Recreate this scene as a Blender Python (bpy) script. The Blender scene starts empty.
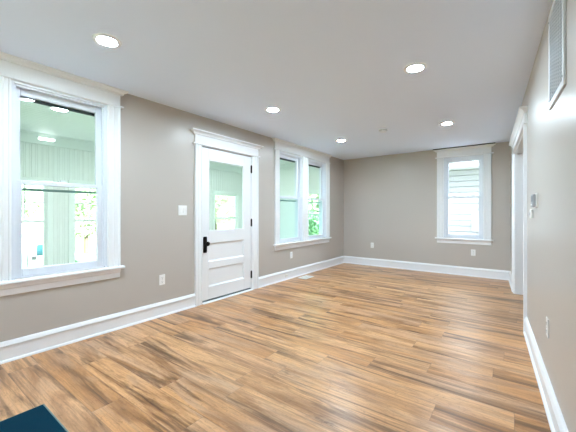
import bpy, bmesh, math, random
from mathutils import Vector, Matrix

random.seed(7)
SC = bpy.context.scene
COL = SC.collection
PI = math.pi

# ------------------------------------------------------------------ camera, sky, exposure
cam_d = bpy.data.cameras.new('camera')
cam = bpy.data.objects.new('camera', cam_d)
COL.objects.link(cam)
cam.location = (3.28, 0.0, 1.195)
cam.rotation_euler = (PI / 2, 0, math.radians(36.5))
cam_d.sensor_fit = 'HORIZONTAL'
cam_d.sensor_width = 36.0
cam_d.lens = 306.0 / 576.0 * 36.0
cam_d.shift_y = -3.4 / 576.0
cam_d.clip_start = 0.02
SC.camera = cam

world = bpy.data.worlds.new('overcast_sky')
SC.world = world
world.use_nodes = True
bg = world.node_tree.nodes['Background']
bg.inputs['Color'].default_value = (0.80, 0.91, 1.0, 1)
bg.inputs['Strength'].default_value = 2.6

sun_d = bpy.data.lights.new('sun', 'SUN')
sun_d.energy = 18.0
sun_d.angle = math.radians(3)
sun_d.color = (0.98, 0.99, 1.0)
sun = bpy.data.objects.new('sun', sun_d)
COL.objects.link(sun)
sun.location = (20, 0, 20)
sun.rotation_euler = Vector((0.88, -0.03, 0.47)).to_track_quat('Z', 'Y').to_euler()

LAMP_POWER = 228.0          # emission of each recessed lamp's lens
SC.view_settings.view_transform = 'Standard'
SC.view_settings.look = 'None'
SC.view_settings.exposure = 1.72
SC.view_settings.gamma = 1.0
SC.view_settings.use_curve_mapping = False
try:
    SC.cycles.max_bounces = 16
    SC.cycles.diffuse_bounces = 8
    SC.cycles.glossy_bounces = 6
    SC.cycles.transparent_max_bounces = 24
    SC.cycles.sample_clamp_indirect = 8.0
    SC.cycles.use_denoising = True
except Exception:
    pass

# ------------------------------------------------------------------ materials
def srgb(r, g, b):
    f = lambda c: (c / 255 / 12.92) if c / 255 <= 0.04045 else ((c / 255 + 0.055) / 1.055) ** 2.4
    return (f(r), f(g), f(b), 1)

def mat(name, color, rough=0.5, metal=0.0, bump=0.0, bscale=200.0, spec=0.5, vary=0.0):
    m = bpy.data.materials.new(name)
    m.use_nodes = True
    nt = m.node_tree
    b = nt.nodes['Principled BSDF']
    b.inputs['Base Color'].default_value = color
    b.inputs['Roughness'].default_value = rough
    b.inputs['Metallic'].default_value = metal
    b.inputs['Specular IOR Level'].default_value = spec
    tc = nt.nodes.new('ShaderNodeTexCoord')
    if bump > 0:
        n = nt.nodes.new('ShaderNodeTexNoise')
        n.inputs['Scale'].default_value = bscale
        n.inputs['Detail'].default_value = 3
        nt.links.new(tc.outputs['Object'], n.inputs['Vector'])
        bp = nt.nodes.new('ShaderNodeBump')
        bp.inputs['Strength'].default_value = bump
        bp.inputs['Distance'].default_value = 0.002
        nt.links.new(n.outputs['Fac'], bp.inputs['Height'])
        nt.links.new(bp.outputs['Normal'], b.inputs['Normal'])
    if vary > 0:
        n2 = nt.nodes.new('ShaderNodeTexNoise')
        n2.inputs['Scale'].default_value = 3.0
        nt.links.new(tc.outputs['Object'], n2.inputs['Vector'])
        mx = nt.nodes.new('ShaderNodeMix')
        mx.data_type = 'RGBA'
        c = color
        mx.inputs[6].default_value = tuple(max(0, v * (1 - vary)) for v in c[:3]) + (1,)
        mx.inputs[7].default_value = tuple(min(1, v * (1 + vary)) for v in c[:3]) + (1,)
        nt.links.new(n2.outputs['Fac'], mx.inputs[0])
        nt.links.new(mx.outputs[2], b.inputs['Base Color'])
    return m

def emit(name, color, strength):
    m = bpy.data.materials.new(name)
    m.use_nodes = True
    nt = m.node_tree
    b = nt.nodes['Principled BSDF']
    b.inputs['Base Color'].default_value = (0.9, 0.9, 0.9, 1)
    b.inputs['Emission Color'].default_value = color
    b.inputs['Emission Strength'].default_value = strength
    return m

def glass(name, tint):
    m = bpy.data.materials.new(name)
    m.use_nodes = True
    nt = m.node_tree
    nt.nodes.clear()
    out = nt.nodes.new('ShaderNodeOutputMaterial')
    tr = nt.nodes.new('ShaderNodeBsdfTransparent')
    tr.inputs['Color'].default_value = tint
    gl = nt.nodes.new('ShaderNodeBsdfGlossy')
    gl.inputs['Roughness'].default_value = 0.0
    gl.inputs['Color'].default_value = (1, 1, 1, 1)
    lw = nt.nodes.new('ShaderNodeLayerWeight')
    lw.inputs['Blend'].default_value = 0.5
    pw = nt.nodes.new('ShaderNodeMath'); pw.operation = 'POWER'; pw.inputs[1].default_value = 5.0
    nt.links.new(lw.outputs['Facing'], pw.inputs[0])
    fr = nt.nodes.new('ShaderNodeMath'); fr.operation = 'MULTIPLY_ADD'; fr.inputs[1].default_value = 0.6; fr.inputs[2].default_value = 0.02
    nt.links.new(pw.outputs[0], fr.inputs[0])
    mx = nt.nodes.new('ShaderNodeMixShader')
    nt.links.new(fr.outputs[0], mx.inputs[0])
    nt.links.new(tr.outputs[0], mx.inputs[1])
    nt.links.new(gl.outputs[0], mx.inputs[2])
    nt.links.new(mx.outputs[0], out.inputs['Surface'])
    return m

def wood_floor():
    m = bpy.data.materials.new('oak_plank_flooring')
    m.use_nodes = True
    nt = m.node_tree
    N, L = nt.nodes, nt.links
    b = N['Principled BSDF']
    tc = N.new('ShaderNodeTexCoord')
    sep = N.new('ShaderNodeSeparateXYZ')
    L.new(tc.outputs['Object'], sep.inputs[0])
    def math_(op, a, c=None, clampv=False):
        n = N.new('ShaderNodeMath'); n.operation = op; n.use_clamp = clampv
        for i, v in enumerate((a, c)):
            if v is None: continue
            if isinstance(v, (int, float)): n.inputs[i].default_value = v
            else: L.new(v, n.inputs[i])
        return n.outputs[0]
    PW, PLEN = 0.187, 1.25
    ry = math_('DIVIDE', math_('SUBTRACT', sep.outputs['Y'], 0.025), PW)
    row = math_('FLOOR', ry)
    fy = math_('FRACT', ry)
    wn = N.new('ShaderNodeTexWhiteNoise'); wn.noise_dimensions = '1D'
    L.new(row, wn.inputs['W'])
    off = math_('MULTIPLY', wn.outputs['Value'], PLEN)
    rx = math_('DIVIDE', math_('ADD', sep.outputs['X'], off), PLEN)
    colx = math_('FLOOR', rx)
    fx = math_('FRACT', rx)
    pid = math_('ADD', math_('MULTIPLY', row, 17.31), math_('MULTIPLY', colx, 5.77))
    wp = N.new('ShaderNodeTexWhiteNoise'); wp.noise_dimensions = '1D'
    L.new(pid, wp.inputs['W'])
    # grain coordinates, a slice of its own for every plank
    cmb = N.new('ShaderNodeCombineXYZ')
    L.new(math_('ADD', sep.outputs['X'], math_('MULTIPLY', wp.outputs['Value'], 37.0)), cmb.inputs[0])
    L.new(sep.outputs['Y'], cmb.inputs[1])
    L.new(math_('MULTIPLY', wp.outputs['Value'], 91.0), cmb.inputs[2])
    def mapped(sx, sy, sz=1.0):
        mp = N.new('ShaderNodeMapping')
        mp.inputs['Scale'].default_value = (sx, sy, sz)
        L.new(cmb.outputs[0], mp.inputs['Vector'])
        return mp.outputs[0]
    def noise(v, scale, detail=4, rough=0.55, dist=0.0):
        n = N.new('ShaderNodeTexNoise')
        n.inputs['Scale'].default_value = scale
        n.inputs['Detail'].default_value = detail
        n.inputs['Roughness'].default_value = rough
        n.inputs['Distortion'].default_value = dist
        L.new(v, n.inputs['Vector'])
        return n.outputs['Fac']
    def ramp(f, stops):
        r = N.new('ShaderNodeValToRGB')
        el = r.color_ramp.elements
        while len(el) < len(stops): el.new(0.5)
        for e, (p, c) in zip(el, stops):
            e.position = p; e.color = c
        L.new(f, r.inputs[0])
        return r.outputs[0]
    def mixc(f, a, c, mode='MIX'):
        n = N.new('ShaderNodeMix'); n.data_type = 'RGBA'; n.blend_type = mode
        if isinstance(f, (int, float)): n.inputs[0].default_value = f
        else: L.new(f, n.inputs[0])
        for i, v in ((6, a), (7, c)):
            if isinstance(v, tuple): n.inputs[i].default_value = v
            else: L.new(v, n.inputs[i])
        return n.outputs[2]
    W = lambda v: (v, v, v, 1)
    tone = ramp(wp.outputs['Value'], [(0.0, srgb(196, 140, 88)), (0.35, srgb(212, 156, 104)),
                                      (0.7, srgb(222, 172, 124)), (1.0, srgb(206, 156, 116))])
    def shifted(sx, sy, o):
        mp = N.new('ShaderNodeMapping')
        mp.inputs['Scale'].default_value = (sx, sy, 1.0)
        mp.inputs['Location'].default_value = (o, o * 1.7, o * .3)
        L.new(cmb.outputs[0], mp.inputs['Vector'])
        return mp.outputs[0]
    base = tone
    grey = noise(shifted(1.3, 6.0, 3.1), 1.0, 4, 0.55, 1.2)
    base = mixc(ramp(grey, [(0.48, W(0)), (0.66, W(0.55))]), base, srgb(184, 152, 126))
    broad = noise(shifted(0.8, 5.5, 7.7), 1.0, 5, 0.6, 1.4)
    base = mixc(ramp(broad, [(0.46, W(0)), (0.64, W(0.75))]), base, srgb(148, 98, 52))
    fine = noise(mapped(4.0, 110.0), 1.0, 5, 0.65, 0.2)
    base = mixc(1.0, base, ramp(fine, [(0.25, W(0.68)), (0.52, W(1.0)), (0.8, W(1.10))]), 'MULTIPLY')
    mid = noise(mapped(2.2, 26.0), 1.0, 5, 0.68, 1.4)
    base = mixc(ramp(mid, [(0.50, W(0)), (0.68, W(0.42))]), base, srgb(120, 80, 44))
    fleck = noise(mapped(24.0, 48.0), 1.0, 4, 0.75, 1.5)
    base = mixc(ramp(fleck, [(0.54, W(0)), (0.68, W(0.42))]), base, srgb(120, 80, 46))
    # long dark mineral streaks along the grain, with knots set in them
    streak = noise(shifted(0.5, 6.0, 11.3), 1.0, 6, 0.6, 1.6)
    base = mixc(ramp(streak, [(0.53, W(0)), (0.59, W(0.5)), (0.67, W(0.9))]), base, srgb(84, 54, 28))
    knotv = N.new('ShaderNodeTexVoronoi')
    knotv.inputs['Scale'].default_value = 1.0
    L.new(mapped(1.3, 4.2), knotv.inputs['Vector'])
    kd = math_('ADD', knotv.outputs['Distance'], math_('MULTIPLY', math_('SUBTRACT', noise(mapped(18, 46), 1.0, 5), 0.5), 0.34))
    kw = N.new('ShaderNodeSeparateColor'); L.new(knotv.outputs['Color'], kw.inputs[0])
    kf = math_('MULTIPLY', ramp(kd, [(0.02, W(0.8)), (0.10, W(0.35)), (0.18, W(0))]), math_('GREATER_THAN', kw.outputs[0], 0.45))
    base = mixc(kf, base, srgb(78, 52, 32))
    # joints
    ey = math_('MULTIPLY', math_('MINIMUM', fy, math_('SUBTRACT', 1.0, fy)), PW)
    ex = math_('MULTIPLY', math_('MINIMUM', fx, math_('SUBTRACT', 1.0, fx)), PLEN)
    e = math_('MINIMUM', ex, ey)
    joint = ramp(math_('MULTIPLY', e, 100.0), [(0.05, W(1)), (0.28, W(0))])
    base = mixc(math_('MULTIPLY', joint, 0.38), base, srgb(70, 48, 30))
    L.new(base, b.inputs['Base Color'])
    L.new(math_('ADD', 0.25, math_('MULTIPLY', fine, 0.12)), b.inputs['Roughness'])
    b.inputs['Specular IOR Level'].default_value = 0.5
    bp = N.new('ShaderNodeBump')
    bp.inputs['Strength'].default_value = 0.25
    bp.inputs['Distance'].default_value = 0.002
    L.new(math_('SUBTRACT', fine, math_('MULTIPLY', joint, 2.0)), bp.inputs['Height'])
    L.new(bp.outputs[0], b.inputs['Normal'])
    return m

def lap_mat(name, color):
    return mat(name, color, 0.5, bump=0.1, bscale=60)

M = {}
M['wall'] = mat('greige_wall_paint', srgb(190, 183, 176), 0.34, bump=0.12, bscale=260, spec=0.5)
M['ceiling'] = mat('white_ceiling_paint', srgb(225, 236, 254), 0.75, bump=0.15, bscale=180)
M['trim'] = mat('white_trim_enamel', srgb(238, 240, 243), 0.32, bump=0.03, bscale=80)
M['vinyl'] = mat('white_vinyl', srgb(228, 233, 241), 0.35, bump=0.02, bscale=80)
M['door'] = mat('white_door_enamel', srgb(236, 238, 241), 0.35, bump=0.04, bscale=70)
M['black'] = mat('oil_rubbed_black_metal', srgb(26, 25, 26), 0.42, 0.7, bump=0.05)
M['gap'] = mat('dark_gap_strip', srgb(22, 34, 38), 0.6, bump=0.05)  # dark tone for gaps, painted as shade at the door head
M['sill'] = mat('dark_threshold_metal', srgb(46, 56, 72), 0.4, 0.4, bump=0.05)
M['storm'] = mat('teal_storm_window_rail', srgb(128, 172, 172), 0.45, bump=0.03)
M['plate'] = mat('white_plastic', srgb(242, 242, 240), 0.35, bump=0.02)
M['slot'] = mat('dark_slot', srgb(110, 112, 118), 0.6, bump=0.02)
M['grey'] = mat('grey_plastic', srgb(168, 172, 178), 0.45, bump=0.02)
M['darkgrey'] = mat('dark_display', srgb(96, 102, 112), 0.3, bump=0.02)
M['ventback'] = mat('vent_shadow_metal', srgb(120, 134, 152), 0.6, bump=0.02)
M['ventslat'] = mat('white_enamel_steel', srgb(226, 230, 236), 0.35, bump=0.02)
M['lens'] = emit('lit_lamp_lens', (0.71, 0.882, 1.0, 1), LAMP_POWER)
M['porchlens'] = emit('lit_porch_lens', (0.9, 0.97, 1.0, 1), 125.0)
M['reflectionglow'] = emit('lamp_reflection_glow', (0.95, 1.0, 1.0, 1), 3.0)  # glow imitating a reflected lamp
M['teal'] = mat('teal_rug_pile', srgb(3, 48, 66), 0.95, bump=0.8, bscale=420, spec=0.1)
M['tealedge'] = mat('teal_rug_binding', srgb(120, 140, 138), 0.9, bump=0.4, bscale=300, spec=0.1)
M['floor'] = wood_floor()
M['mint'] = mat('pale_mint_porch_paint', srgb(230, 236, 232), 0.5, bump=0.03, bscale=90)
M['mintwhite'] = mat('white_porch_trim', srgb(232, 240, 236), 0.5, bump=0.03, bscale=90)
M['porchfloor'] = mat('grey_porch_floor_paint', srgb(204, 208, 206), 0.5, bump=0.1, bscale=60)
M['glass'] = glass('clear_glass', (0.975, 0.985, 0.98, 1))
M['porchglass'] = glass('dimming_porch_glass', (0.78, 0.80, 0.79, 1))  # tint darkened to dim the overbright view outside
M['glassgreen'] = glass('green_tinted_glass', (0.955, 0.99, 0.975, 1))
M['glassteal'] = glass('teal_tinted_glass', (0.86, 0.945, 0.935, 1))
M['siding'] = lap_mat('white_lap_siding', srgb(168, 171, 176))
M['soffit'] = lap_mat('pale_grey_soffit', srgb(196, 202, 204))
M['shingle'] = mat('grey_roof_shingle', srgb(110, 108, 108), 0.9, bump=0.5, bscale=40)
M['lawn'] = mat('lawn_green', srgb(128, 152, 92), 0.95, bump=0.8, bscale=30, vary=0.25)
M['concrete'] = mat('pale_concrete', srgb(205, 203, 198), 0.9, bump=0.3, bscale=50, vary=0.06)
M['asphalt'] = mat('street_asphalt', srgb(128, 128, 130), 0.9, bump=0.4, bscale=60, vary=0.1)
M['leaf'] = mat('tree_leaf', srgb(176, 200, 156), 0.7, vary=0.35)
M['shrubleaf'] = mat('shrub_leaf', srgb(112, 160, 112), 0.65, vary=0.4)
M['bark'] = mat('tree_bark', srgb(98, 84, 72), 0.9, bump=0.6, bscale=30)
M['vanpaint'] = mat('white_car_paint', srgb(236, 238, 240), 0.25, bump=0.01)
M['vanglass'] = mat('dark_teal_car_window', srgb(60, 108, 120), 0.3, bump=0.01, spec=0.15)
M['tyre'] = mat('black_tyre', srgb(34, 34, 36), 0.85, bump=0.2)
M['hub'] = mat('silver_hub', srgb(170, 172, 175), 0.35, 0.8, bump=0.02)
M['tail'] = mat('red_tail_lamp', srgb(190, 40, 36), 0.3, bump=0.01)

# ------------------------------------------------------------------ mesh helpers
def new_bm(): return bmesh.new()

def box(bm, x0, x1, y0, y1, z0, z1):
    v = [bm.verts.new((x, y, z)) for x in (x0, x1) for y in (y0, y1) for z in (z0, z1)]
    for q in ((0, 1, 3, 2), (4, 6, 7, 5), (0, 4, 5, 1), (2, 3, 7, 6), (0, 2, 6, 4), (1, 5, 7, 3)):
        bm.faces.new([v[i] for i in q])
    return bm

def prism(bm, prof, a0, a1, axis='x'):
    """closed profile extruded: axis x -> profile is (y,z); axis z -> (x,y); axis y -> (x,z)"""
    def P(p, a):
        if axis == 'x': return (a, p[0], p[1])
        if axis == 'z': return (p[0], p[1], a)
        return (p[0], a, p[1])
    A = [bm.verts.new(P(p, a0)) for p in prof]
    B = [bm.verts.new(P(p, a1)) for p in prof]
    n = len(prof)
    for i in range(n):
        bm.faces.new((A[i], A[(i + 1) % n], B[(i + 1) % n], B[i]))
    bm.faces.new(A); bm.faces.new(list(reversed(B)))
    return bm

def lathe(bm, prof, mtx=None, seg=32):
    """profile of (radius, height) turned around z; ends are closed"""
    rings = []
    for r, h in prof:
        if r < 1e-6:
            rings.append([bm.verts.new((0, 0, h))])
        else:
            rings.append([bm.verts.new((r * math.cos(2 * PI * k / seg), r * math.sin(2 * PI * k / seg), h)) for k in range(seg)])
    vs = [v for r in rings for v in r]
    for A, B in zip(rings, rings[1:]):
        for k in range(seg):
            k2 = (k + 1) % seg
            if len(A) == 1 and len(B) == 1: continue
            if len(A) == 1: bm.faces.new((A[0], B[k2], B[k]))
            elif len(B) == 1: bm.faces.new((A[k], A[k2], B[0]))
            else: bm.faces.new((A[k], A[k2], B[k2], B[k]))
    if len(rings[0]) > 1: bm.faces.new(list(reversed(rings[0])))
    if len(rings[-1]) > 1: bm.faces.new(rings[-1])
    if mtx is not None:
        bmesh.ops.transform(bm, matrix=mtx, verts=vs)
    return bm

def crown(bm, s0, s1, prof):
    """moulding that returns round both ends; prof = (out, z) from bottom to top"""
    rings = []
    for d, z in prof:
        rings.append([bm.verts.new(p) for p in ((s0 - d, 0, z), (s0 - d, -d, z), (s1 + d, -d, z), (s1 + d, 0, z))])
    for A, B in zip(rings, rings[1:]):
        for k in range(4):
            k2 = (k + 1) % 4
            bm.faces.new((A[k], A[k2], B[k2], B[k]))
    bm.faces.new(list(reversed(rings[0]))); bm.faces.new(rings[-1])
    return bm

def obj(name, bm, m, parent=None, bevel=0.0, smooth=False, seg=2):
    bmesh.ops.recalc_face_normals(bm, faces=bm.faces[:])
    me = bpy.data.meshes.new(name)
    bm.to_mesh(me); bm.free()
    me.materials.append(M[m] if isinstance(m, str) else m)
    o = bpy.data.objects.new(name, me)
    COL.objects.link(o)
    if parent is not None: o.parent = parent
    if smooth:
        for p in me.polygons: p.use_smooth = True
        me.set_sharp_from_angle(angle=math.radians(38))
    if bevel > 0:
        b = o.modifiers.new('bevel', 'BEVEL')
        b.width = bevel; b.segments = seg; b.limit_method = 'ANGLE'; b.angle_limit = math.radians(40)
    return o

def tag(o, label, cat, group=None, kind=None):
    o['label'] = label; o['category'] = cat
    if group: o['group'] = group
    if kind: o['kind'] = kind
    return o

def thing(name, label, cat, loc=(0, 0, 0), rz=0.0, group=None, kind=None):
    o = bpy.data.objects.new(name, None)
    o.empty_display_size = 0.1
    COL.objects.link(o)
    o.location = loc; o.rotation_euler = (0, 0, rz)
    return tag(o, label, cat, group, kind)

# ------------------------------------------------------------------ frames of the walls: local x to the viewer's right, y into the wall, z up
H = 2.45
YB, YR = 6.67, -1.7                     # back and rear walls
XR0, SL = 3.5904, 0.0545                # the right-hand wall leans in by three degrees
NR = math.hypot(1, SL)
AR = math.atan2(-1, SL)
T = 0.16
class F:
    def __init__(s, o, a): s.o = Vector(o); s.a = a
    def at(s, x, z=0.0, y=0.0):
        c, n = math.cos(s.a), math.sin(s.a)
        return (s.o.x + c * x - n * y, s.o.y + n * x + c * y, z)
FL = F((0, 0, 0), PI / 2)               # local x = world y
FB = F((0, YB, 0), 0.0)                 # local x = world x
FR = F((XR0, 0, 0), AR)                 # local x = -distance along the wall
FE = F((0, YR, 0), PI)                  # rear wall
def put(o, fr, x=0.0, z=0.0, y=0.0):
    o.location = fr.at(x, z, y); o.rotation_euler = (0, 0, fr.a)
    return o

def wall(name, fr, x0, x1, holes, m, label, t=T, h=H, z0=0.0, y0=0.0):
    bm = new_bm()
    xs = sorted(set([x0, x1] + [v for h_ in holes for v in h_[:2]]))
    for a, b in zip(xs, xs[1:]):
        cut = sorted([(h_[2], h_[3]) for h_ in holes if h_[0] <= a + 1e-6 and h_[1] >= b - 1e-6])
        z = z0
        for c0, c1 in cut:
            if c0 > z + 1e-4: box(bm, a, b, y0, y0 + t, z, c0)
            z = max(z, c1)
        if z < h - 1e-4: box(bm, a, b, y0, y0 + t, z, h)
    bmesh.ops.remove_doubles(bm, verts=bm.verts[:], dist=1e-5)
    # inner faces shared by two boxes
    seen = {}
    for f in bm.faces:
        seen.setdefault(tuple(sorted(v.index for v in f.verts)), []).append(f)
    o = obj(name, bm, m)
    put(o, fr)
    return tag(o, label, 'wall', kind='structure')

# ------------------------------------------------------------------ openings
W1 = (0.66, 1.385, 0.65, 2.27)
DR = (2.538, 3.495, 0.0, 2.07)
W2a = (4.17, 4.885, 0.66, 2.265)
W2b = (5.095, 5.81, 0.66, 2.265)
W3 = (2.165, 2.82, 0.705, 2.265)
OP = (-5.62, -3.96, 0.0, 2.07)          # cased opening in the right-hand wall (local x)
W4 = (-2.1, -0.6, 0.7, 2.15)           # unseen rear window added behind the camera for fill daylight

# floor and ceiling
bm = new_bm(); box(bm, -0.02, 6.2, YR - T, YB + T, -0.1, 0.0)
tag(obj('floor', bm, 'floor'), 'warm brown oak plank floor running across the room', 'floor', kind='structure')
bm = new_bm(); box(bm, -T, 6.2, YR - T, YB + T, H, H + 0.12)
tag(obj('ceiling', bm, 'ceiling'), 'smooth white ceiling over the whole room', 'ceiling', kind='structure')
wall('wall_left', FL, YR - T, YB + T, [W1, DR, W2a, W2b], 'wall', 'greige wall with the door and the windows onto the porch')
wall('wall_back', FB, 0.0, 3.6, [W3], 'wall', 'greige far wall with the single window')
wall('wall_right', FR, -7.0, 1.95, [OP], 'wall', 'greige wall with the vent grille and the cased opening', t=0.15)
wall('wall_rear', FE, -3.75, 0.0, [W4], 'wall', 'greige wall at the camera end of the room')
# the neighbouring room seen only through the cased opening
bm = new_bm(); box(bm, 6.2, 6.3, YR, YB + T, 0, H)
tag(obj('wall_side_room', bm, 'wall'), 'greige wall of the room beyond the cased opening', 'wall', kind='structure')
bm = new_bm(); box(bm, 3.6, 6.3, YB, YB + T, 0, H); box(bm, 3.75, 6.3, 2.6, 2.7, 0, H)
tag(obj('wall_side_room_end', bm, 'wall'), 'greige end walls of the room beyond the cased opening', 'wall', kind='structure')

# ------------------------------------------------------------------ trim
BASE_PROF = [(0, 0), (-0.030, 0), (-0.0295, 0.008), (-0.026, 0.015), (-0.0205, 0.019), (-0.016, 0.0205),
             (-0.016, 0.122), (-0.024, 0.126), (-0.025, 0.136), (-0.021, 0.142), (-0.0195, 0.150), (-0.013, 0.160), (-0.008, 0.166), (0, 0.166)]
def baseboard(name, fr, spans, label):
    bm = new_bm()
    for a, b in spans: prism(bm, BASE_PROF, a, b, 'x')
    return tag(put(obj(name, bm, 'trim', smooth=True), fr), label, 'baseboard', kind='structure')
baseboard('baseboard_left', FL, [(YR, 2.425), (3.618, YB)], 'white moulded baseboard along the wall with the door')
baseboard('baseboard_back', FB, [(0.0, 3.235)], 'white moulded baseboard along the far wall')
baseboard('baseboard_right', FR, [(-6.67, -5.742), (-3.842, 1.9)], 'white moulded baseboard along the wall with the vent')

def casing_prof(x0, w, flip=False):
    p = [(0, 0), (0, -0.026), (0.010, -0.030), (0.020, -0.026), (0.024, -0.019), (0.052, -0.017), (0.058, -0.021),
         (0.066, -0.021), (0.072, -0.017), (0.098, -0.017), (0.102, -0.022), (0.112, -0.022), (0.118, -0.014), (0.120, 0)]
    k = w / 0.120
    q = [(x * k, y) for x, y in p]
    if flip: q = [(w - x, y) for x, y in q]
    return [(x0 + x, y) for x, y in q]

def head(root, s0, s1, z0, zf, zt, ov=0.055):
    """bead, flat frieze and crown over an opening"""
    bm = new_bm(); crown(bm, s0, s1, [(0.016, z0 - 0.004), (0.030, z0), (0.033, z0 + 0.007), (0.030, z0 + 0.014), (0.018, z0 + 0.018)])
    obj('head_bead', bm, 'trim', root)
    bm = new_bm(); box(bm, s0, s1, -0.021, 0, z0 + 0.018, zf)
    obj('frieze', bm, 'trim', root)
    h = zt - zf
    bm = new_bm(); crown(bm, s0, s1, [(0.021, zf), (0.030, zf + 0.08 * h), (0.031, zf + 0.25 * h), (0.035, zf + 0.4 * h), (0.045, zf + 0.55 * h), (ov, zf + 0.70 * h),
                                      (ov + 0.008, zf + 0.74 * h), (ov + 0.008, zt)])
    obj('crown', bm, 'trim', root)

def sash(name, root, s0, s1, z0, z1, y0, st, rt, rb, gmat, m='vinyl', t=0.034):
    bm = new_bm()
    box(bm, s0, s0 + st, y0, y0 + t, z0, z1); box(bm, s1 - st, s1, y0, y0 + t, z0, z1)
    box(bm, s0 + st, s1 - st, y0, y0 + t, z0, z0 + rb); box(bm, s0 + st, s1 - st, y0, y0 + t, z1 - rt, z1)
    o = obj(name, bm, m, root, bevel=0.004)
    bm = new_bm(); box(bm, s0 + st - 0.003, s1 - st + 0.003, y0 + t / 2 - 0.002, y0 + t / 2 + 0.002, z0 + rb - 0.003, z1 - rt + 0.003)
    g = obj('glass_pane', bm, gmat, o)
    return o

def window(name, fr, openings, casings, zs, zm, zt_, hd, stool, apron_b, label, gl_up, gl_low, storm=True, pane_top=None, mull=None):
    root = thing(name, label, 'window', kind='structure')
    put(root, fr)
    s0, s1 = casings[0][0], casings[-1][1]
    for i, (a, b) in enumerate(casings):
        bm = new_bm(); prism(bm, casing_prof(a, b - a, flip=(i == len(casings) - 1)), stool, hd[0], 'z')
        obj('casing', bm, 'trim', root)
    head(root, s0, s1, *hd)
    bm = new_bm()
    prism(bm, [(0.03, stool - 0.026), (-0.050, stool - 0.026), (-0.058, stool - 0.020), (-0.060, stool - 0.012), (-0.057, stool - 0.004), (-0.050, stool), (0.03, stool)], s0 - 0.03, s1 + 0.03, 'x')
    obj('stool', bm, 'trim', root, smooth=True)
    bm = new_bm()
    prism(bm, [(0, apron_b), (-0.014, apron_b), (-0.018, apron_b + 0.008), (-0.018, apron_b + 0.05), (-0.026, apron_b + 0.058), (-0.034, stool - 0.034), (-0.036, stool - 0.026), (0, stool - 0.026)], s0, s1, 'x')
    obj('apron', bm, 'trim', root)
    for a, b in [o_[:2] for o_ in openings]:
        bm = new_bm()                                    # lining of the opening with its inner stop
        j = 0.018
        box(bm, a, a + j, -0.004, T, stool - 0.02, zt_); box(bm, b - j, b, -0.004, T, stool - 0.02, zt_)
        box(bm, a + j, b - j, -0.004, T, zt_ - j, zt_); box(bm, a + j, b - j, 0.03, T + 0.02, stool - 0.03, stool + 0.012)
        box(bm, a + j, a + j + 0.014, 0.012, 0.028, stool + 0.012, zt_ - j); box(bm, b - j - 0.014, b - j, 0.012, 0.028, stool + 0.012, zt_ - j)
        box(bm, a + j + 0.014, b - j - 0.014, 0.012, 0.028, zt_ - j - 0.014, zt_ - j)
        obj('jamb_liner', bm, 'vinyl', root, bevel=0.002)
        i0, i1 = a + j + 0.002, b - j - 0.002
        lo = sash('lower_sash', root, i0, i1, stool + 0.012, zm + 0.018, 0.034, 0.055, 0.036, 0.062, gl_low)
        up = sash('upper_sash', root, i0, i1, zm - 0.018, zt_ - j - 0.002, 0.074, 0.052, 0.062, 0.036, gl_up)
        if storm:
            bm = new_bm()
            box(bm, i0, i1, 0.128, 0.142, zm - 0.066, zm - 0.044)
            obj('storm_rail', bm, 'storm', root, bevel=0.002)
            bm = new_bm()
            zz = zt_ - j - 0.062
            box(bm, i0 + 0.048, i1 - 0.048, 0.112, 0.124, zz - 0.028, zz + 0.012)
            obj('head_dark_strip', bm, 'gap', root)  # dark strip along the top of the upper glass
        bm = new_bm()
        c = (a + b) / 2
        for k in ((-0.15, 0.15) if not storm else (0.0,)):
            box(bm, c + k - 0.028, c + k + 0.028, 0.04, 0.066, zm + 0.018, zm + 0.028)
            box(bm, c + k - 0.012, c + k + 0.020, 0.044, 0.060, zm + 0.028, zm + 0.040)
        obj('sash_lock', bm, 'vinyl' if storm else 'grey', lo, bevel=0.002)
    return root

window('window_1', FL, [W1], [(0.54, 0.66), (1.385, 1.505)], 0.65, 1.45, 2.27, (2.275, 2.402, H), 0.648, 0.53,
       'large single double-hung window nearest the camera, looking onto the porch', 'glassgreen', 'glass')
window('window_2', FL, [W2a, W2b], [(4.045, 4.17), (4.885, 5.095), (5.81, 5.935)], 0.66, 1.47, 2.265, (2.272, 2.402, H), 0.656, 0.545,
       'pair of double-hung windows in one casing past the door', 'glassgreen', 'glassteal')
window('window_3', FB, [W3], [(2.04, 2.165), (2.82, 2.945)], 0.70, 1.49, 2.265, (2.272, 2.395, 2.434), 0.702, 0.598,
       'single window in the far wall showing the neighbouring siding', 'glass', 'glass', storm=False)
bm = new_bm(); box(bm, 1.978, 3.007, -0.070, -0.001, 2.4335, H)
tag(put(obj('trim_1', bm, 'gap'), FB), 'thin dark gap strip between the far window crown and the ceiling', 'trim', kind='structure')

# unseen rear window, added to let fill daylight in
root = thing('window_4', 'unseen window added in the camera-end wall for fill daylight', 'window', kind='structure'); put(root, FE)
bm = new_bm()
for a, b, c, d in ((W4[0], W4[0] + .06, W4[2], W4[3]), (W4[1] - .06, W4[1], W4[2], W4[3]), (-1.38, -1.32, W4[2], W4[3]), (W4[0], W4[1], W4[2], W4[2] + .06), (W4[0], W4[1], W4[3] - .06, W4[3])):
    box(bm, a, b, 0.02, 0.10, c, d)
obj('window_frame', bm, 'trim', root)
bm = new_bm(); box(bm, W4[0] + .03, W4[1] - .03, 0.058, 0.062, W4[2] + .03, W4[3] - .03)
obj('glass_pane', bm, 'glass', root)

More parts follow.
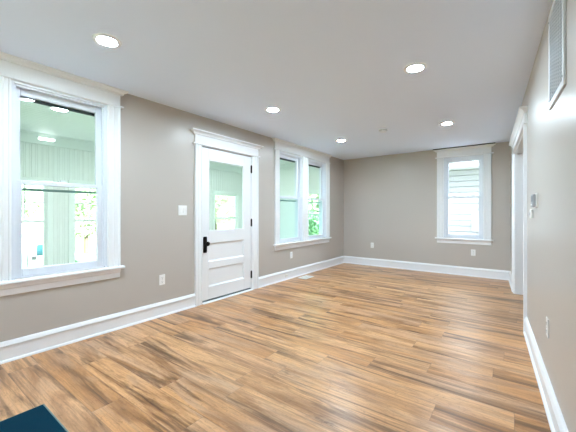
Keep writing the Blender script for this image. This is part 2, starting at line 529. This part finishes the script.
# cased opening in the right-hand wall
root = thing('door_2', 'white cased opening with a crown near the far corner', 'doorway', kind='structure'); put(root, FR)
for i, (a, b) in enumerate(((-5.742, -5.62), (-3.96, -3.84))):
    bm = new_bm(); prism(bm, casing_prof(a, b - a, flip=(i == 1)), 0, 2.07, 'z'); obj('casing', bm, 'trim', root)
head(root, -5.742, -3.84, 2.07, 2.18, 2.236, 0.058)
bm = new_bm()
box(bm, -5.622, -5.604, -0.004, 0.155, 0, 2.07); box(bm, -3.976, -3.958, -0.004, 0.155, 0, 2.07); box(bm, -5.604, -3.976, -0.004, 0.155, 2.052, 2.07)
obj('jamb_liner', bm, 'trim', root, bevel=0.002)

# ------------------------------------------------------------------ front door
door = thing('door_1', 'white half-glass panel door onto the porch', 'door', kind='structure'); put(door, FL)
for i, (a, b) in enumerate(((2.425, 2.538), (3.495, 3.618))):
    bm = new_bm(); prism(bm, casing_prof(a, b - a, flip=(i == 1)), 0, 2.072, 'z'); obj('casing', bm, 'trim', door)
head(door, 2.425, 3.618, 2.073, 2.195, 2.253, 0.062)
bm = new_bm()
box(bm, 2.538, 2.545, -0.004, T, 0, 2.07); box(bm, 3.486, 3.495, -0.004, T, 0, 2.07); box(bm, 2.545, 3.486, -0.004, T, 2.066, 2.073)
box(bm, 2.545, 2.56, 0.060, T, 0.02, 2.066); box(bm, 3.471, 3.486, 0.060, T, 0.02, 2.066)
obj('jamb_liner', bm, 'trim', door)
bm = new_bm(); box(bm, 2.545, 3.486, 0.052, 0.062, 2.02, 2.066); obj('head_gap_shade', bm, 'gap', door)  # dark strip painting the shade of the gap above the leaf
bm = new_bm(); box(bm, 2.545, 3.486, 0.008, T, 0.0, 0.020); obj('threshold', bm, 'sill', door, bevel=0.003)
bm = new_bm(); prism(bm, [(0.008, 0), (-0.034, 0), (-0.030, 0.006), (0.008, 0.013)], 2.545, 3.486, 'x'); obj('sill_strip', bm, 'trim', door)
SX0, SX1, Y0, Y1 = 2.550, 3.480, 0.010, 0.054
GX0, GX1 = 2.662, 3.330
bm = new_bm()
box(bm, SX0, GX0, Y0, Y1, 0.034, 2.056); box(bm, GX1, SX1, Y0, Y1, 0.034, 2.056)
for z0, z1 in ((0.034, 0.200), (0.445, 0.535), (0.785, 0.945), (1.905, 2.056)): box(bm, GX0, GX1, Y0, Y1, z0, z1)
slab = obj('door_leaf', bm, 'door', door, bevel=0.003)
for z0, z1 in ((0.200, 0.445), (0.535, 0.785)):
    bm = new_bm()                                         # recessed panel with a sloping sticking and raised field
    ring = []
    for d, y in ((0.0, Y0 + 0.001), (0.004, Y0 + 0.003), (0.016, Y0 + 0.017), (0.03, Y0 + 0.018)):
        ring.append([bm.verts.new(p) for p in ((GX0 + d, y, z0 + d), (GX1 - d, y, z0 + d), (GX1 - d, y, z1 - d), (GX0 + d, y, z1 - d))])
    for A, B in zip(ring, ring[1:]):
        for k in range(4): bm.faces.new((A[k], A[(k + 1) % 4], B[(k + 1) % 4], B[k]))
    bm.faces.new(ring[-1])
    back = [bm.verts.new(p) for p in ((GX0, Y1 - 0.004, z0), (GX1, Y1 - 0.004, z0), (GX1, Y1 - 0.004, z1), (GX0, Y1 - 0.004, z1))]
    for k in range(4): bm.faces.new((ring[0][k], back[k], back[(k + 1) % 4], ring[0][(k + 1) % 4]))
    bm.faces.new(list(reversed(back)))
    obj('door_panel', bm, 'door', slab)
bm = new_bm()
for a, b, c, d in ((GX0, GX0 + 0.014, 0.945, 1.905), (GX1 - 0.014, GX1, 0.945, 1.905), (GX0 + 0.014, GX1 - 0.014, 0.945, 0.959), (GX0 + 0.014, GX1 - 0.014, 1.891, 1.905)):
    box(bm, a, b, Y0 + 0.002, Y0 + 0.022, c, d)
obj('glazing_bead', bm, 'door', slab, bevel=0.003)
bm = new_bm(); box(bm, GX0, GX1, 0.030, 0.034, 0.945, 1.905); obj('glass_pane', bm, 'glassgreen', slab)
for z0, z1 in ((0.18, 0.29), (0.985, 1.095), (1.81, 1.925)):
    bm = new_bm(); lathe(bm, [(0.0, z0 - .008), (0.005, z0 - .004), (0.009, z0), (0.009, z1), (0.005, z1 + .004), (0.0, z1 + .008)], Matrix.Translation((3.483, 0.000, 0)), 12)
    box(bm, 3.469, 3.494, 0.004, 0.0095, z0, z1)
    obj('hinge', bm, 'black', door)
bm = new_bm()
pts = [(-0.030, 0.012), (-0.022, 0.0), (0.022, 0.0), (0.030, 0.012), (0.030, 0.203), (0.022, 0.215), (-0.022, 0.215), (-0.030, 0.203)]
prism(bm, [(2.600 + x, 0.662 + z) for x, z in pts], 0.002, 0.011, 'y')
plate = obj('escutcheon', bm, 'black', door, bevel=0.003)
R90 = Matrix.Rotation(PI / 2, 4, 'X')
bm = new_bm()
lathe(bm, [(0.0, 0), (0.018, 0), (0.018, 0.004), (0.010, 0.010), (0.009, 0.026), (0.016, 0.032), (0.027, 0.040), (0.030, 0.050), (0.026, 0.060), (0.014, 0.066), (0.0, 0.067)],
      Matrix.Translation((2.602, 0.003, 0.785)) @ R90, 24)
obj('knob', bm, 'black', plate, smooth=True)
bm = new_bm()
lathe(bm, [(0, 0), (0.013, 0), (0.013, 0.006), (0.0, 0.008)], Matrix.Translation((2.600, 0.003, 0.70)) @ R90, 20)
box(bm, 2.597, 2.603, -0.020, 0.0, 0.690, 0.712)
obj('thumb_turn', bm, 'black', plate)
bm = new_bm(); box(bm, 2.541, 2.551, 0.004, 0.05, 0.70, 0.83)
obj('strike_plate', bm, 'black', door)

# ------------------------------------------------------------------ the porch beyond the left-hand wall
PX, PYE, PH = -3.0, 6.55, 2.5
bm = new_bm(); box(bm, PX - 0.12, -T, -1.8, PYE + 0.1, -0.14, -0.03)
tag(obj('floor_porch', bm, 'porchfloor'), 'grey painted porch floor beyond the left-hand windows', 'floor', kind='structure')
bm = new_bm(); box(bm, PX - 0.6, -T, -1.8, PYE + 0.3, PH + 0.012, PH + 0.10)
k = PX
while k < -T - 0.02:
    box(bm, k + 0.003, min(k + 0.087, -T), -1.8, PYE, PH, PH + 0.012); k += 0.09
tag(obj('ceiling_porch', bm, 'mint'), 'pale mint board ceiling over the porch', 'ceiling', kind='structure')
PW_ = [(-1.46, -0.64), (-0.28, 0.54), (0.90, 1.72), (2.09, 2.91), (3.28, 4.10), (5.27, 6.07)]
PZ0, PZ1 = 0.16, 1.70
FP = F((PX, 0, 0), PI / 2)

def beadboard(name, fr, x0, x1, holes, z0, z1, label, pitch=0.075, m='mint'):
    """vertical beaded boards, each with its bead and groove, cut round the openings, on a backing"""
    bm = new_bm()
    x = x0
    while x < x1 - 1e-4:
        xe = min(x + pitch, x1)
        segs = [(z0, z1)]
        for h_ in holes:
            if h_[0] < xe - 0.01 and h_[1] > x + 0.01:
                segs = [s for (a, b) in segs for s in ((a, min(b, h_[2])), (max(a, h_[3]), b)) if s[1] - s[0] > 0.005]
        for a, b in segs:
            w = xe - x
            prism(bm, [(x, 0.02), (x, 0.006), (x + .12 * w, 0.006), (x + .16 * w, 0.0), (x + .80 * w, 0.0), (x + .84 * w, 0.006), (x + .88 * w, 0.001), (x + .95 * w, 0.001), (xe, 0.006), (xe, 0.02)], a, b, 'z')
        x = xe
    xs = sorted(set([x0, x1] + [v for h_ in holes for v in h_[:2]]))
    for a, b in zip(xs, xs[1:]):
        z = z0
        for c0, c1 in sorted([(h_[2], h_[3]) for h_ in holes if h_[0] <= a + 1e-6 and h_[1] >= b - 1e-6]):
            box(bm, a, b, 0.02, 0.12, z, c0); z = c1
        box(bm, a, b, 0.02, 0.12, z, z1)
    o = obj(name, bm, m); put(o, fr)
    return tag(o, label, 'wall', kind='structure')
beadboard('wall_porch_outer', FP, -1.8, PYE, [(a, b, PZ0, PZ1) for a, b in PW_], -0.03, PH, 'pale mint beadboard outer wall of the porch')
bm = new_bm(); box(bm, -1.8, PYE, -0.022, 0.0, 2.327, PH); box(bm, -1.8, PYE, -0.034, 0.0, 2.315, 2.335)
box(bm, -1.8, PYE, -0.04, 0, PH - 0.03, PH)
tag(put(obj('trim_2', bm, 'mintwhite', bevel=0.004), FP), 'pale frieze board along the top of the porch wall', 'trim', kind='structure')

def porch_window(n, fr, a, b, z0, z1, cols, label):
    root = thing('window_%d' % n, label, 'window', kind='structure'); put(root, fr)
    bm = new_bm()
    for q in ((a - .07, a + .005, z0 - .07, z1 + .07), (b - .005, b + .07, z0 - .07, z1 + .07), (a, b, z1 - .005, z1 + .07), (a, b, z0 - .07, z0 + .005)):
        box(bm, q[0], q[1], -0.018, 0.0, q[2], q[3])
    obj('casing', bm, 'mintwhite', root, bevel=0.003)
    bm = new_bm()
    zm = 1.05 if z0 < 0.3 else (z0 + z1) / 2 + 0.02
    box(bm, a, a + .04, .02, .08, z0, z1); box(bm, b - .04, b, .02, .08, z0, z1)
    box(bm, a + .04, b - .04, .02, .08, z0, z0 + .05); box(bm, a + .04, b - .04, .02, .08, z1 - .045, z1); box(bm, a + .04, b - .04, .02, .08, zm - .02, zm + .02)
    obj('sash', bm, 'mintwhite', root)
    bm = new_bm()
    zc = (zm + z1 - .02) / 2
    box(bm, a + .04, b - .04, .042, .056, zc - .009, zc + .009)
    for c in range(1, cols):
        x = a + .04 + (b - a - .08) * c / cols
        box(bm, x - .009, x + .009, .042, .056, zm + .02, z1 - .045)
    obj('glazing_bars', bm, 'mintwhite', root)
    bm = new_bm(); box(bm, a + .03, b - .03, .047, .051, z0 + .03, z1 - .03)
    obj('glass_pane', bm, 'porchglass', root)
porch_window(5, FP, 0.90, 1.72, PZ0, PZ1, 3, 'porch window seen through the lower sash of the large window, above the van')
porch_window(6, FP, 2.09, 2.91, PZ0, PZ1, 3, 'porch window right of the beadboard pier, framing a tree')
porch_window(10, FP, -1.46, -0.64, PZ0, PZ1, 3, 'unseen porch window added nearest the camera end for daylight')  # unseen, added to let more daylight into the porch
porch_window(11, FP, -0.28, 0.54, PZ0, PZ1, 3, 'unseen porch window added behind the large window casing for daylight')  # also unseen and added for porch daylight
porch_window(7, FP, 3.28, 4.10, PZ0, PZ1, 3, 'porch window between the ones seen through window and door')
porch_window(8, FP, 5.27, 6.07, PZ0, PZ1, 1, 'porch window seen through the glass of the door')
# porch end wall: lap boards and a window over the shrubs
FPE = F((0, PYE, 0), 0.0)
EW = (-1.02, -0.24, 0.55, 1.70)
bm = new_bm()
for a, b, z0, z1 in ((PX, EW[0], -0.03, PH), (EW[1], -T, -0.03, PH), (EW[0], EW[1], EW[3], PH), (EW[0], EW[1], -0.03, EW[2])):
    box(bm, a, b, 0.02, 0.1, z0, z1)
    z = z0
    while z < z1 - 1e-3:
        e = min(z + 0.13, z1)
        prism(bm, [(0.022, z), (0.0, z), (0.0, z + .004), (0.014, e), (0.022, e)], a, b, 'x'); z = e
tag(put(obj('wall_porch_end', bm, 'mint'), FPE), 'pale mint lap-board end wall of the porch', 'wall', kind='structure')
bm = new_bm(); box(bm, PX, -T, -0.022, 0.0, 2.36, PH); box(bm, PX, -T, -0.034, 0, 2.35, 2.37)
tag(put(obj('trim_3', bm, 'mintwhite', bevel=0.003), FPE), 'pale frieze board along the porch end wall', 'trim', kind='structure')
porch_window(9, FPE, EW[0], EW[1], EW[2], EW[3], 2, 'porch end window with glazing bars above green shrubs')
bm = new_bm(); box(bm, PX - 0.12, -T, -1.9, -1.8, -0.03, PH)
tag(obj('wall_porch_near', bm, 'mint'), 'pale mint end wall of the porch at the camera end', 'wall', kind='structure')
# curved bracket where the frieze meets the end wall
bm = new_bm()
n, r = 12, 0.42
arc = [(6.53 - r + r * math.sin(PI / 2 * i / n), 2.327 - r + r * math.cos(PI / 2 * i / n)) for i in range(n + 1)]
inner = [(y - 0.03, z - 0.03) for y, z in arc]
prism(bm, arc + list(reversed(inner)), PX + 0.003, PX + 0.03, 'x')
tag(obj('trim_4', bm, 'mintwhite'), 'curved bracket at the corner of the porch seen through the door glass', 'trim', kind='structure')

# ------------------------------------------------------------------ recessed lamps
def disc_light(name, label, cat, loc, r, group, lens='lens', ring='trim'):
    t = thing(name, label, cat, loc, 0, group)
    bm = new_bm()
    lathe(bm, [(r * .64, 0.0), (r * .645, -0.004), (r * .70, -0.009), (r * .90, -0.010), (r * .97, -0.007), (r, 0.0)], None, 40)
    # ring: remove the closing caps
    for f in [f for f in bm.faces if len(f.verts) > 4]: bm.faces.remove(f)
    obj('trim_ring', bm, ring, t, smooth=True)
    bm = new_bm(); lathe(bm, [(r * .64, -0.001), (r * .635, -0.003), (r * .45, -0.0045), (0, -0.0055)], None, 32)
    obj('lens', bm, lens, t, smooth=True)
    return t
G = 'recessed ceiling lights in the room'
for x, y, lb in ((0.89, 1.01, 'lit round recessed ceiling light near the large left window, biggest in view'),
                 (0.913, 2.89, 'lit round recessed ceiling light in front of the white door'),
                 (0.856, 4.825, 'lit round recessed ceiling light in front of the paired windows, near the far left corner'),
                 (2.587, 2.79, 'lit round recessed ceiling light in mid ceiling towards the camera, away from the door'),
                 (2.518, 4.785, 'lit round recessed ceiling light just in front of the far window')):
    disc_light('recessed_light', lb, 'ceiling light', (x, y, H), 0.094, G)
disc_light('porch_light', 'lit round light on the porch ceiling seen through the upper sash', 'porch light', (-1.32, 1.39, PH), 0.12, None, 'porchlens')
for y, lb in ((3.3, 'unseen round ceiling light added just past the door to brighten the porch'), (5.1, 'unseen round ceiling light added at the far end to brighten the porch')):
    disc_light('porch_light', lb, 'porch light', (-1.32, y, PH), 0.12, None, 'porchlens')  # both unseen, added to brighten the porch
t = thing('lamp_reflection', 'oblong glow standing in for a lamp reflection seen in the upper sash', 'porch light', FP.at(1.70, 2.41, -0.022), FP.a)  # glowing stand-in for a lamp reflection, no fixture on the frieze
bm = new_bm(); box(bm, -0.125, 0.125, -0.012, 0, -0.03, 0.03); obj('glow_backing', bm, 'mintwhite', t, bevel=0.006)
bm = new_bm(); box(bm, -0.105, 0.105, -0.018, -0.0115, -0.02, 0.02); obj('lens', bm, 'reflectionglow', t, bevel=0.005)

# smoke detector
t = thing('smoke_detector', 'small white round smoke detector between the two far ceiling lights', 'smoke detector', (1.69, 4.56, H))
bm = new_bm(); lathe(bm, [(0.068, 0.0), (0.068, -0.010), (0.062, -0.012), (0.0, -0.012)], None, 32); obj('base', bm, 'vinyl', t, smooth=True)
bm = new_bm(); lathe(bm, [(0.058, -0.012), (0.056, -0.030), (0.046, -0.038), (0.0, -0.040)], None, 32); obj('cover', bm, 'vinyl', t, smooth=True)
bm = new_bm()
for k in range(16):
    b2 = new_bm(); box(b2, 0.0555, 0.0585, -0.006, 0.006, -0.026, -0.016)
    bmesh.ops.transform(b2, matrix=Matrix.Rotation(2 * PI * k / 16, 4, 'Z'), verts=b2.verts[:])
    me = bpy.data.meshes.new('tmp'); b2.to_mesh(me); bm.from_mesh(me); b2.free(); bpy.data.meshes.remove(me)
obj('vent_slots', bm, 'slot', t)

# ------------------------------------------------------------------ switches and outlets
def outlet(fr, x, z, label, group='wall outlets', y=0.0, w=0.073, h=0.118, horizontal=False):
    t = thing('wall_outlet', label, 'outlet', (0, 0, 0), 0, group); put(t, fr, x, z, y)
    if horizontal: w, h = h, w
    bm = new_bm(); box(bm, -w / 2, w / 2, -0.006, 0, -h / 2, h / 2); obj('cover_plate', bm, 'plate', t, bevel=0.003)
    for k in (-1, 1):
        cx, cz = (k * 0.025, 0) if horizontal else (0, k * 0.025)
        bm = new_bm(); box(bm, cx - .016, cx + .016, -0.0085, -0.0055, cz - .016, cz + .016); s = obj('socket', bm, 'plate', t, bevel=0.003)
        bm = new_bm()
        box(bm, cx - .008, cx - .0055, -0.0092, -0.008, cz - .001, cz + .009); box(bm, cx + .0055, cx + .008, -0.0092, -0.008, cz - .001, cz + .009)
        box(bm, cx - .003, cx + .003, -0.0092, -0.008, cz - .011, cz - .006)
        obj('slots', bm, 'slot', s)
    bm = new_bm(); lathe(bm, [(0, 0), (.0035, 0), (.003, .0015), (0, .002)], Matrix.Translation((0, -0.0058, 0)) @ R90, 12); obj('screw', bm, 'grey', t)
    return t
outlet(FL, 1.98, 0.418, 'white wall outlet between the large window and the door')
outlet(FL, 4.53, 0.42, 'white wall outlet just below the paired windows')
outlet(FL, 4.37, 0.072, 'small white outlet set sideways in the baseboard past the door', y=-0.016, horizontal=True, w=0.055, h=0.09)
outlet(FB, 0.705, 0.46, 'white wall outlet on the far wall, left of its window')
outlet(FB, 2.66, 0.445, 'white wall outlet on the far wall beneath the window')
outlet(FR, -2.55, 0.465, 'white wall outlet seen edge-on on the wall below the vent grille')

t = thing('light_switch', 'white two-rocker light switch beside the door casing', 'light switch'); put(t, FL, 2.252, 1.222)
bm = new_bm(); box(bm, -0.060, 0.060, -0.006, 0, -0.060, 0.060); obj('cover_plate', bm, 'plate', t, bevel=0.003)
for k in (-1, 1):
    bm = new_bm(); prism(bm, [(-0.0055, -0.033), (-0.012, -0.033), (-0.0075, 0.0), (-0.0085, 0.033), (-0.0055, 0.033)], k * .024 - .016, k * .024 + .016, 'x'); obj('rocker', bm, 'plate', t, bevel=0.001)

# thermostat and small sensor by the cased opening
t = thing('thermostat', 'grey and white wall thermostat beside the cased opening', 'thermostat'); put(t, FR, -3.12, 1.29)
bm = new_bm(); box(bm, -0.066, 0.066, -0.010, 0, -0.056, 0.056); obj('back_plate', bm, 'plate', t, bevel=0.004)
bm = new_bm(); box(bm, -0.060, 0.060, -0.031, -0.010, -0.050, 0.050); obj('body', bm, 'grey', t, bevel=0.006)
bm = new_bm(); box(bm, -0.030, 0.045, -0.033, -0.030, -0.008, 0.036); obj('display', bm, 'darkgrey', t, bevel=0.002)
for k in (-1, 0, 1):
    bm = new_bm(); box(bm, k * .025 - .008, k * .025 + .008, -0.034, -0.030, -0.038, -0.026); obj('button', bm, 'plate', t, bevel=0.002)
t = thing('wall_sensor', 'tiny white sensor box just below the thermostat', 'sensor'); put(t, FR, -3.36, 1.185)
bm = new_bm(); box(bm, -0.028, 0.028, -0.020, 0, -0.038, 0.038); obj('body', bm, 'plate', t, bevel=0.006)
bm = new_bm(); box(bm, -0.012, 0.012, -0.022, -0.019, -0.012, 0.012); obj('window', bm, 'grey', t, bevel=0.002)

# return air grille
t = thing('vent_grille', 'large white return air grille high on the wall near the ceiling', 'vent'); put(t, FR, -2.215, 2.10)
w2, h2 = 0.222, 0.285
bm = new_bm()
for a, b, c, d in ((-w2, -w2 + .035, -h2, h2), (w2 - .035, w2, -h2, h2), (-w2 + .035, w2 - .035, h2 - .035, h2), (-w2 + .035, w2 - .035, -h2, -h2 + .035)):
    box(bm, a, b, -0.012, 0, c, d)
obj('frame', bm, 'ventslat', t, bevel=0.003)
bm = new_bm(); box(bm, -w2 + .03, w2 - .03, -0.0025, -0.0005, -h2 + .03, h2 - .03); obj('backing', bm, 'ventback', t)
bm = new_bm()
n = 26
for k in range(n):
    z = -h2 + .035 + (2 * h2 - .07) * (k + .5) / n
    prism(bm, [(-0.0035, z + .005), (-0.0095, z - .004), (-0.0085, z - .006), (-0.0026, z + .003)], -w2 + .035, w2 - .035, 'x')
for k in range(1, 6):
    x = -w2 + .035 + (2 * w2 - .07) * k / 6
    box(bm, x - .004, x + .004, -0.0105, -0.003, -h2 + .035, h2 - .035)
obj('louvres', bm, 'ventslat', t)
for sx, sz in ((-1, 1), (1, 1), (-1, -1), (1, -1)):
    bm = new_bm(); lathe(bm, [(0, 0), (.006, 0), (.005, .002), (0, .003)], Matrix.Translation((sx * (w2 - .018), -0.0118, sz * (h2 - .05))) @ R90, 12); obj('screw', bm, 'grey', t)

# floor register
t = thing('floor_register', 'white metal floor register set in the planks near the paired windows', 'vent', (0.19, 4.735, 0))
bm = new_bm()
for a, b, c, d in ((-.09, -.068, -.14, .14), (.068, .09, -.14, .14), (-.068, .068, -.14, -.118), (-.068, .068, .118, .14)):
    box(bm, a, b, c, d, 0.0, 0.006)
obj('frame', bm, 'plate', t, bevel=0.002)
bm = new_bm(); box(bm, -.069, .069, -.119, .119, 0.0003, 0.0012); obj('backing', bm, 'ventback', t)
bm = new_bm()
for k in range(16):
    y = -.118 + .236 * (k + .5) / 16
    box(bm, -.068, .068, y - .0045, y + .0045, 0.001, 0.005)
box(bm, -.004, .004, -.118, .118, 0.001, 0.0054)
obj('bars', bm, 'plate', t)

# teal rug
t = thing('area_rug', 'dark teal rug corner on the planks at the lower left edge', 'rug', (0.93, 0.627, 0))
bm = new_bm(); box(bm, 0.008, 1.2, -0.9, -0.008, 0.0, 0.012); obj('pile', bm, 'teal', t, bevel=0.004)
bm = new_bm()
for a, b, c, d in ((0, .008, -.908, 0), (1.2, 1.208, -.908, 0), (.008, 1.2, -.008, 0), (.008, 1.2, -.908, -.9)): box(bm, a, b, c, d, 0.0, 0.009)
obj('binding', bm, 'tealedge', t, bevel=0.002)

# ------------------------------------------------------------------ outdoors
GZ = -1.75
bm = new_bm()
prof = [(-60, GZ - .1), (-10.8, GZ - .1), (-5.0, -0.75), (-3.2, -0.62), (30, -0.62), (30, -2.5), (-60, -2.5)]
prism(bm, prof, -40, 60, 'y')
tag(obj('ground_lawn', bm, 'lawn'), 'pale green lawn sloping away outside', 'lawn', kind='structure')
bm = new_bm(); box(bm, -16.5, -10.9, -40, 60, GZ - .099, GZ)
tag(obj('street', bm, 'asphalt'), 'pale street beyond the porch windows', 'street', kind='structure')

bm = new_bm(); box(bm, -T - 0.2, 6.4, YR - T - 0.2, YB + T + 0.15, H + 0.125, 5.6)  # unseen mass added to block sky and shade the siding opposite
tag(obj('roof', bm, 'siding'), 'unseen upper storey added above the room to block sky light', 'upper storey', kind='structure')
bm = new_bm(); box(bm, -2.0, 7.0, -8.0, YR - T, -0.75, -0.60)  # unseen slab added to bounce daylight onto the ceiling
tag(obj('bounce_patio', bm, 'concrete'), 'unseen pale patio added behind the camera end to bounce light indoors', 'patio', kind='structure')

bm = new_bm(); box(bm, -1.5, 9.0, YB + T, 12.0, -0.75, -0.60)  # unseen ground strip added to tune light bounced between the houses
tag(obj('bounce_drive', bm, 'asphalt'), 'unseen grey drive added between the two houses to tune bounced light', 'drive', kind='structure')

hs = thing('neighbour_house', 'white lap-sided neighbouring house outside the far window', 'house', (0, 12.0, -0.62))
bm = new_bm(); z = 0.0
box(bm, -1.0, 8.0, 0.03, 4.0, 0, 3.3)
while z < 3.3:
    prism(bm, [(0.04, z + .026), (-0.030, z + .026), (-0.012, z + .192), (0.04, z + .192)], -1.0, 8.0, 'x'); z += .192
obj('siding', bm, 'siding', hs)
bm = new_bm(); box(bm, -1.3, 8.3, -0.9, 0.03, 3.30, 3.34)
for k in range(1, 8): box(bm, -1.3, 8.3, -0.9 + k * .12 - .008, -0.9 + k * .12, 3.290, 3.30)
obj('soffit', bm, 'soffit', hs)
bm = new_bm(); box(bm, -1.3, 8.3, -0.95, -0.90, 3.24, 3.52); obj('fascia', bm, 'siding', hs)
bm = new_bm(); prism(bm, [(-1.0, 3.5), (4.0, 6.0), (4.0, 3.34), (-0.9, 3.34)], -1.4, 8.4, 'x'); obj('roof', bm, 'shingle', hs)
bm = new_bm(); box(bm, 2.13, 2.34, -0.13, -0.01, 1.18, 1.86); ub = obj('utility_box', bm, 'siding', hs, bevel=0.008)
bm = new_bm(); box(bm, 2.20, 2.23, -0.10, -0.07, 1.05, 1.18)
lathe(bm, [(.0, -.06), (.014, -.06), (.014, .06), (.0, .06)], Matrix.Translation((2.25, -0.085, 1.06)) @ Matrix.Rotation(PI / 2 - .4, 4, 'Y'), 12)
obj('spigot', bm, 'grey', ub)

def leaves(n, rx, ry, rz, cz, size, rng):
    bm = new_bm()
    blobs = [(rng.uniform(-.55, .55) * rx, rng.uniform(-.55, .55) * ry, cz + rng.uniform(-.6, .6) * rz, rng.uniform(.35, .55)) for _ in range(9)]
    for _ in range(n):
        bx, by, bz, br = rng.choice(blobs)
        d = Vector((rng.gauss(0, 1), rng.gauss(0, 1), rng.gauss(0, 1))).normalized() * rng.uniform(.5, 1) ** .5
        c = Vector((bx + d.x * rx * br, by + d.y * ry * br, bz + d.z * rz * br))
        u = Vector((rng.gauss(0, 1), rng.gauss(0, 1), rng.gauss(0, 1))).normalized()
        w = u.orthogonal().normalized()
        s = size * rng.uniform(.6, 1.3)
        nn = u.cross(w) * s * .12
        v = [bm.verts.new(c + p) for p in (u * s, w * s * .5 + nn, -u * s, -w * s * .5 + nn)]
        bm.faces.new(v)
    return bm

def tree(x, y, z, h, r, label, seed, name='leafy_tree', group='trees outside', ch=.36, cz=.66):
    rng = random.Random(seed)
    t = thing(name, label, 'tree', (x, y, z), 0, group)
    bm = new_bm(); lathe(bm, [(.16, 0), (.11, .4), (.09, h * .45), (.04, h * .8), (0, h * .85)], None, 10)
    for k in range(5):
        a = rng.uniform(0, 2 * PI); tilt = rng.uniform(.5, .9)
        lathe(bm, [(.045, 0), (.03, h * .2), (0, h * .34)], Matrix.Translation((0, 0, h * rng.uniform(.32, .5))) @ Matrix.Rotation(a, 4, 'Z') @ Matrix.Rotation(tilt, 4, 'Y'), 7)
    obj('trunk', bm, 'bark', t, smooth=True)
    obj('crown', leaves(4200, r, r, h * ch, h * cz, .13, rng), 'leaf', t)
    return t
def shrub(x, y, z, h, r, label, seed):
    rng = random.Random(seed)
    t = thing('leafy_shrub', label, 'shrub', (x, y, z), 0, 'shrubs outside')
    bm = new_bm()
    for k in range(6):
        lathe(bm, [(.02, 0), (.014, h * .4), (0, h * .8)], Matrix.Rotation(k * PI / 3, 4, 'Z') @ Matrix.Rotation(rng.uniform(.1, .45), 4, 'Y'), 6)
    obj('stems', bm, 'bark', t)
    obj('foliage', leaves(4200, r, r, h * .5, h * .52, .07, rng), 'shrubleaf', t)
tree(-17.5, 7.6, GZ, 5.2, 1.5, 'young street tree framed by the porch window right of the pier', 3)
tree(-20.0, 4.0, GZ, 6.5, 2.2, 'tree across the street seen above the white van', 5)
tree(-12.0, 12.9, GZ, 6.5, 2.3, 'leafy tree seen through the glass of the door', 8)
tree(-3.8, 12.6, -.62, 6.0, 2.2, 'tree beyond the porch end window, above the shrub', 9, ch=.5, cz=.55)
shrub(-1.55, 8.6, -.62, 1.75, 0.75, 'bright green shrub filling the lower porch end window', 4)
shrub(-3.3, 10.2, -.62, 1.9, 0.8, 'green shrub behind the one filling the porch end window', 6)
shrub(-9.6, 4.6, -1.55, 0.9, 0.7, 'low shrub on the bank, in the porch window right of the pier', 12)

# white van parked on the street: side towards the porch
v = thing('parked_van', 'white van with teal side windows parked outside the porch', 'van', (-12.0, -0.28, GZ))
side = [(1.2, .35), (1.2, 1.78), (1.35, 1.90), (4.2, 1.90), (4.5, 1.84), (5.15, 1.22), (5.9, 1.08), (6.05, .9), (6.05, .38)]
bm = new_bm(); A = []
prismv = [(y, z) for y, z in side]
prism(bm, prismv, -0.95, 0.95, 'x')
body = obj('body', bm, 'vanpaint', v, bevel=0.06, seg=3)
def pane(poly): 
    b = new_bm(); prism(b, poly, 0.945, 0.957, 'x'); obj('side_window', b, 'vanglass', v, bevel=0.004)
pane([(3.88, 1.34), (3.88, 1.74), (4.42, 1.74), (4.82, 1.40), (4.82, 1.34)])
for y in (3.62, 4.95):
    bm = new_bm(); box(bm, .944, .953, y - .015, y + .015, .5, 1.80); obj('door_seam', bm, 'slot', v)
for y in (2.0, 5.2):
    bm = new_bm(); lathe(bm, [(0, -.11), (.30, -.11), (.335, -.08), (.335, .08), (.30, .11), (0, .11)], Matrix.Translation((.9, y, .335)) @ Matrix.Rotation(PI / 2, 4, 'Y'), 28)
    w_ = obj('wheel', bm, 'tyre', v, smooth=True)
    bm = new_bm(); lathe(bm, [(0, .108), (.20, .112), (.17, .125), (0, .12)], Matrix.Translation((.9, y, .335)) @ Matrix.Rotation(PI / 2, 4, 'Y'), 24)
    obj('hub_cap', bm, 'hub', w_, smooth=True)
for y in (2.0, 5.2):
    bm = new_bm(); lathe(bm, [(0, -.11), (.30, -.11), (.335, -.08), (.335, .08), (.30, .11), (0, .11)], Matrix.Translation((-.9, y, .335)) @ Matrix.Rotation(PI / 2, 4, 'Y'), 28)
    obj('wheel', bm, 'tyre', v, smooth=True)
bm = new_bm(); box(bm, .945, .985, 3.74, 3.86, 1.20, 1.32); obj('door_handle', bm, 'slot', v, bevel=0.006)
bm = new_bm(); box(bm, .95, 1.15, 4.72, 4.86, 1.24, 1.42); obj('wing_mirror', bm, 'vanpaint', v, bevel=0.03)
bm = new_bm(); box(bm, .75, .96, 5.86, 6.06, .80, .98); obj('headlamp', bm, 'hub', v, bevel=0.03)
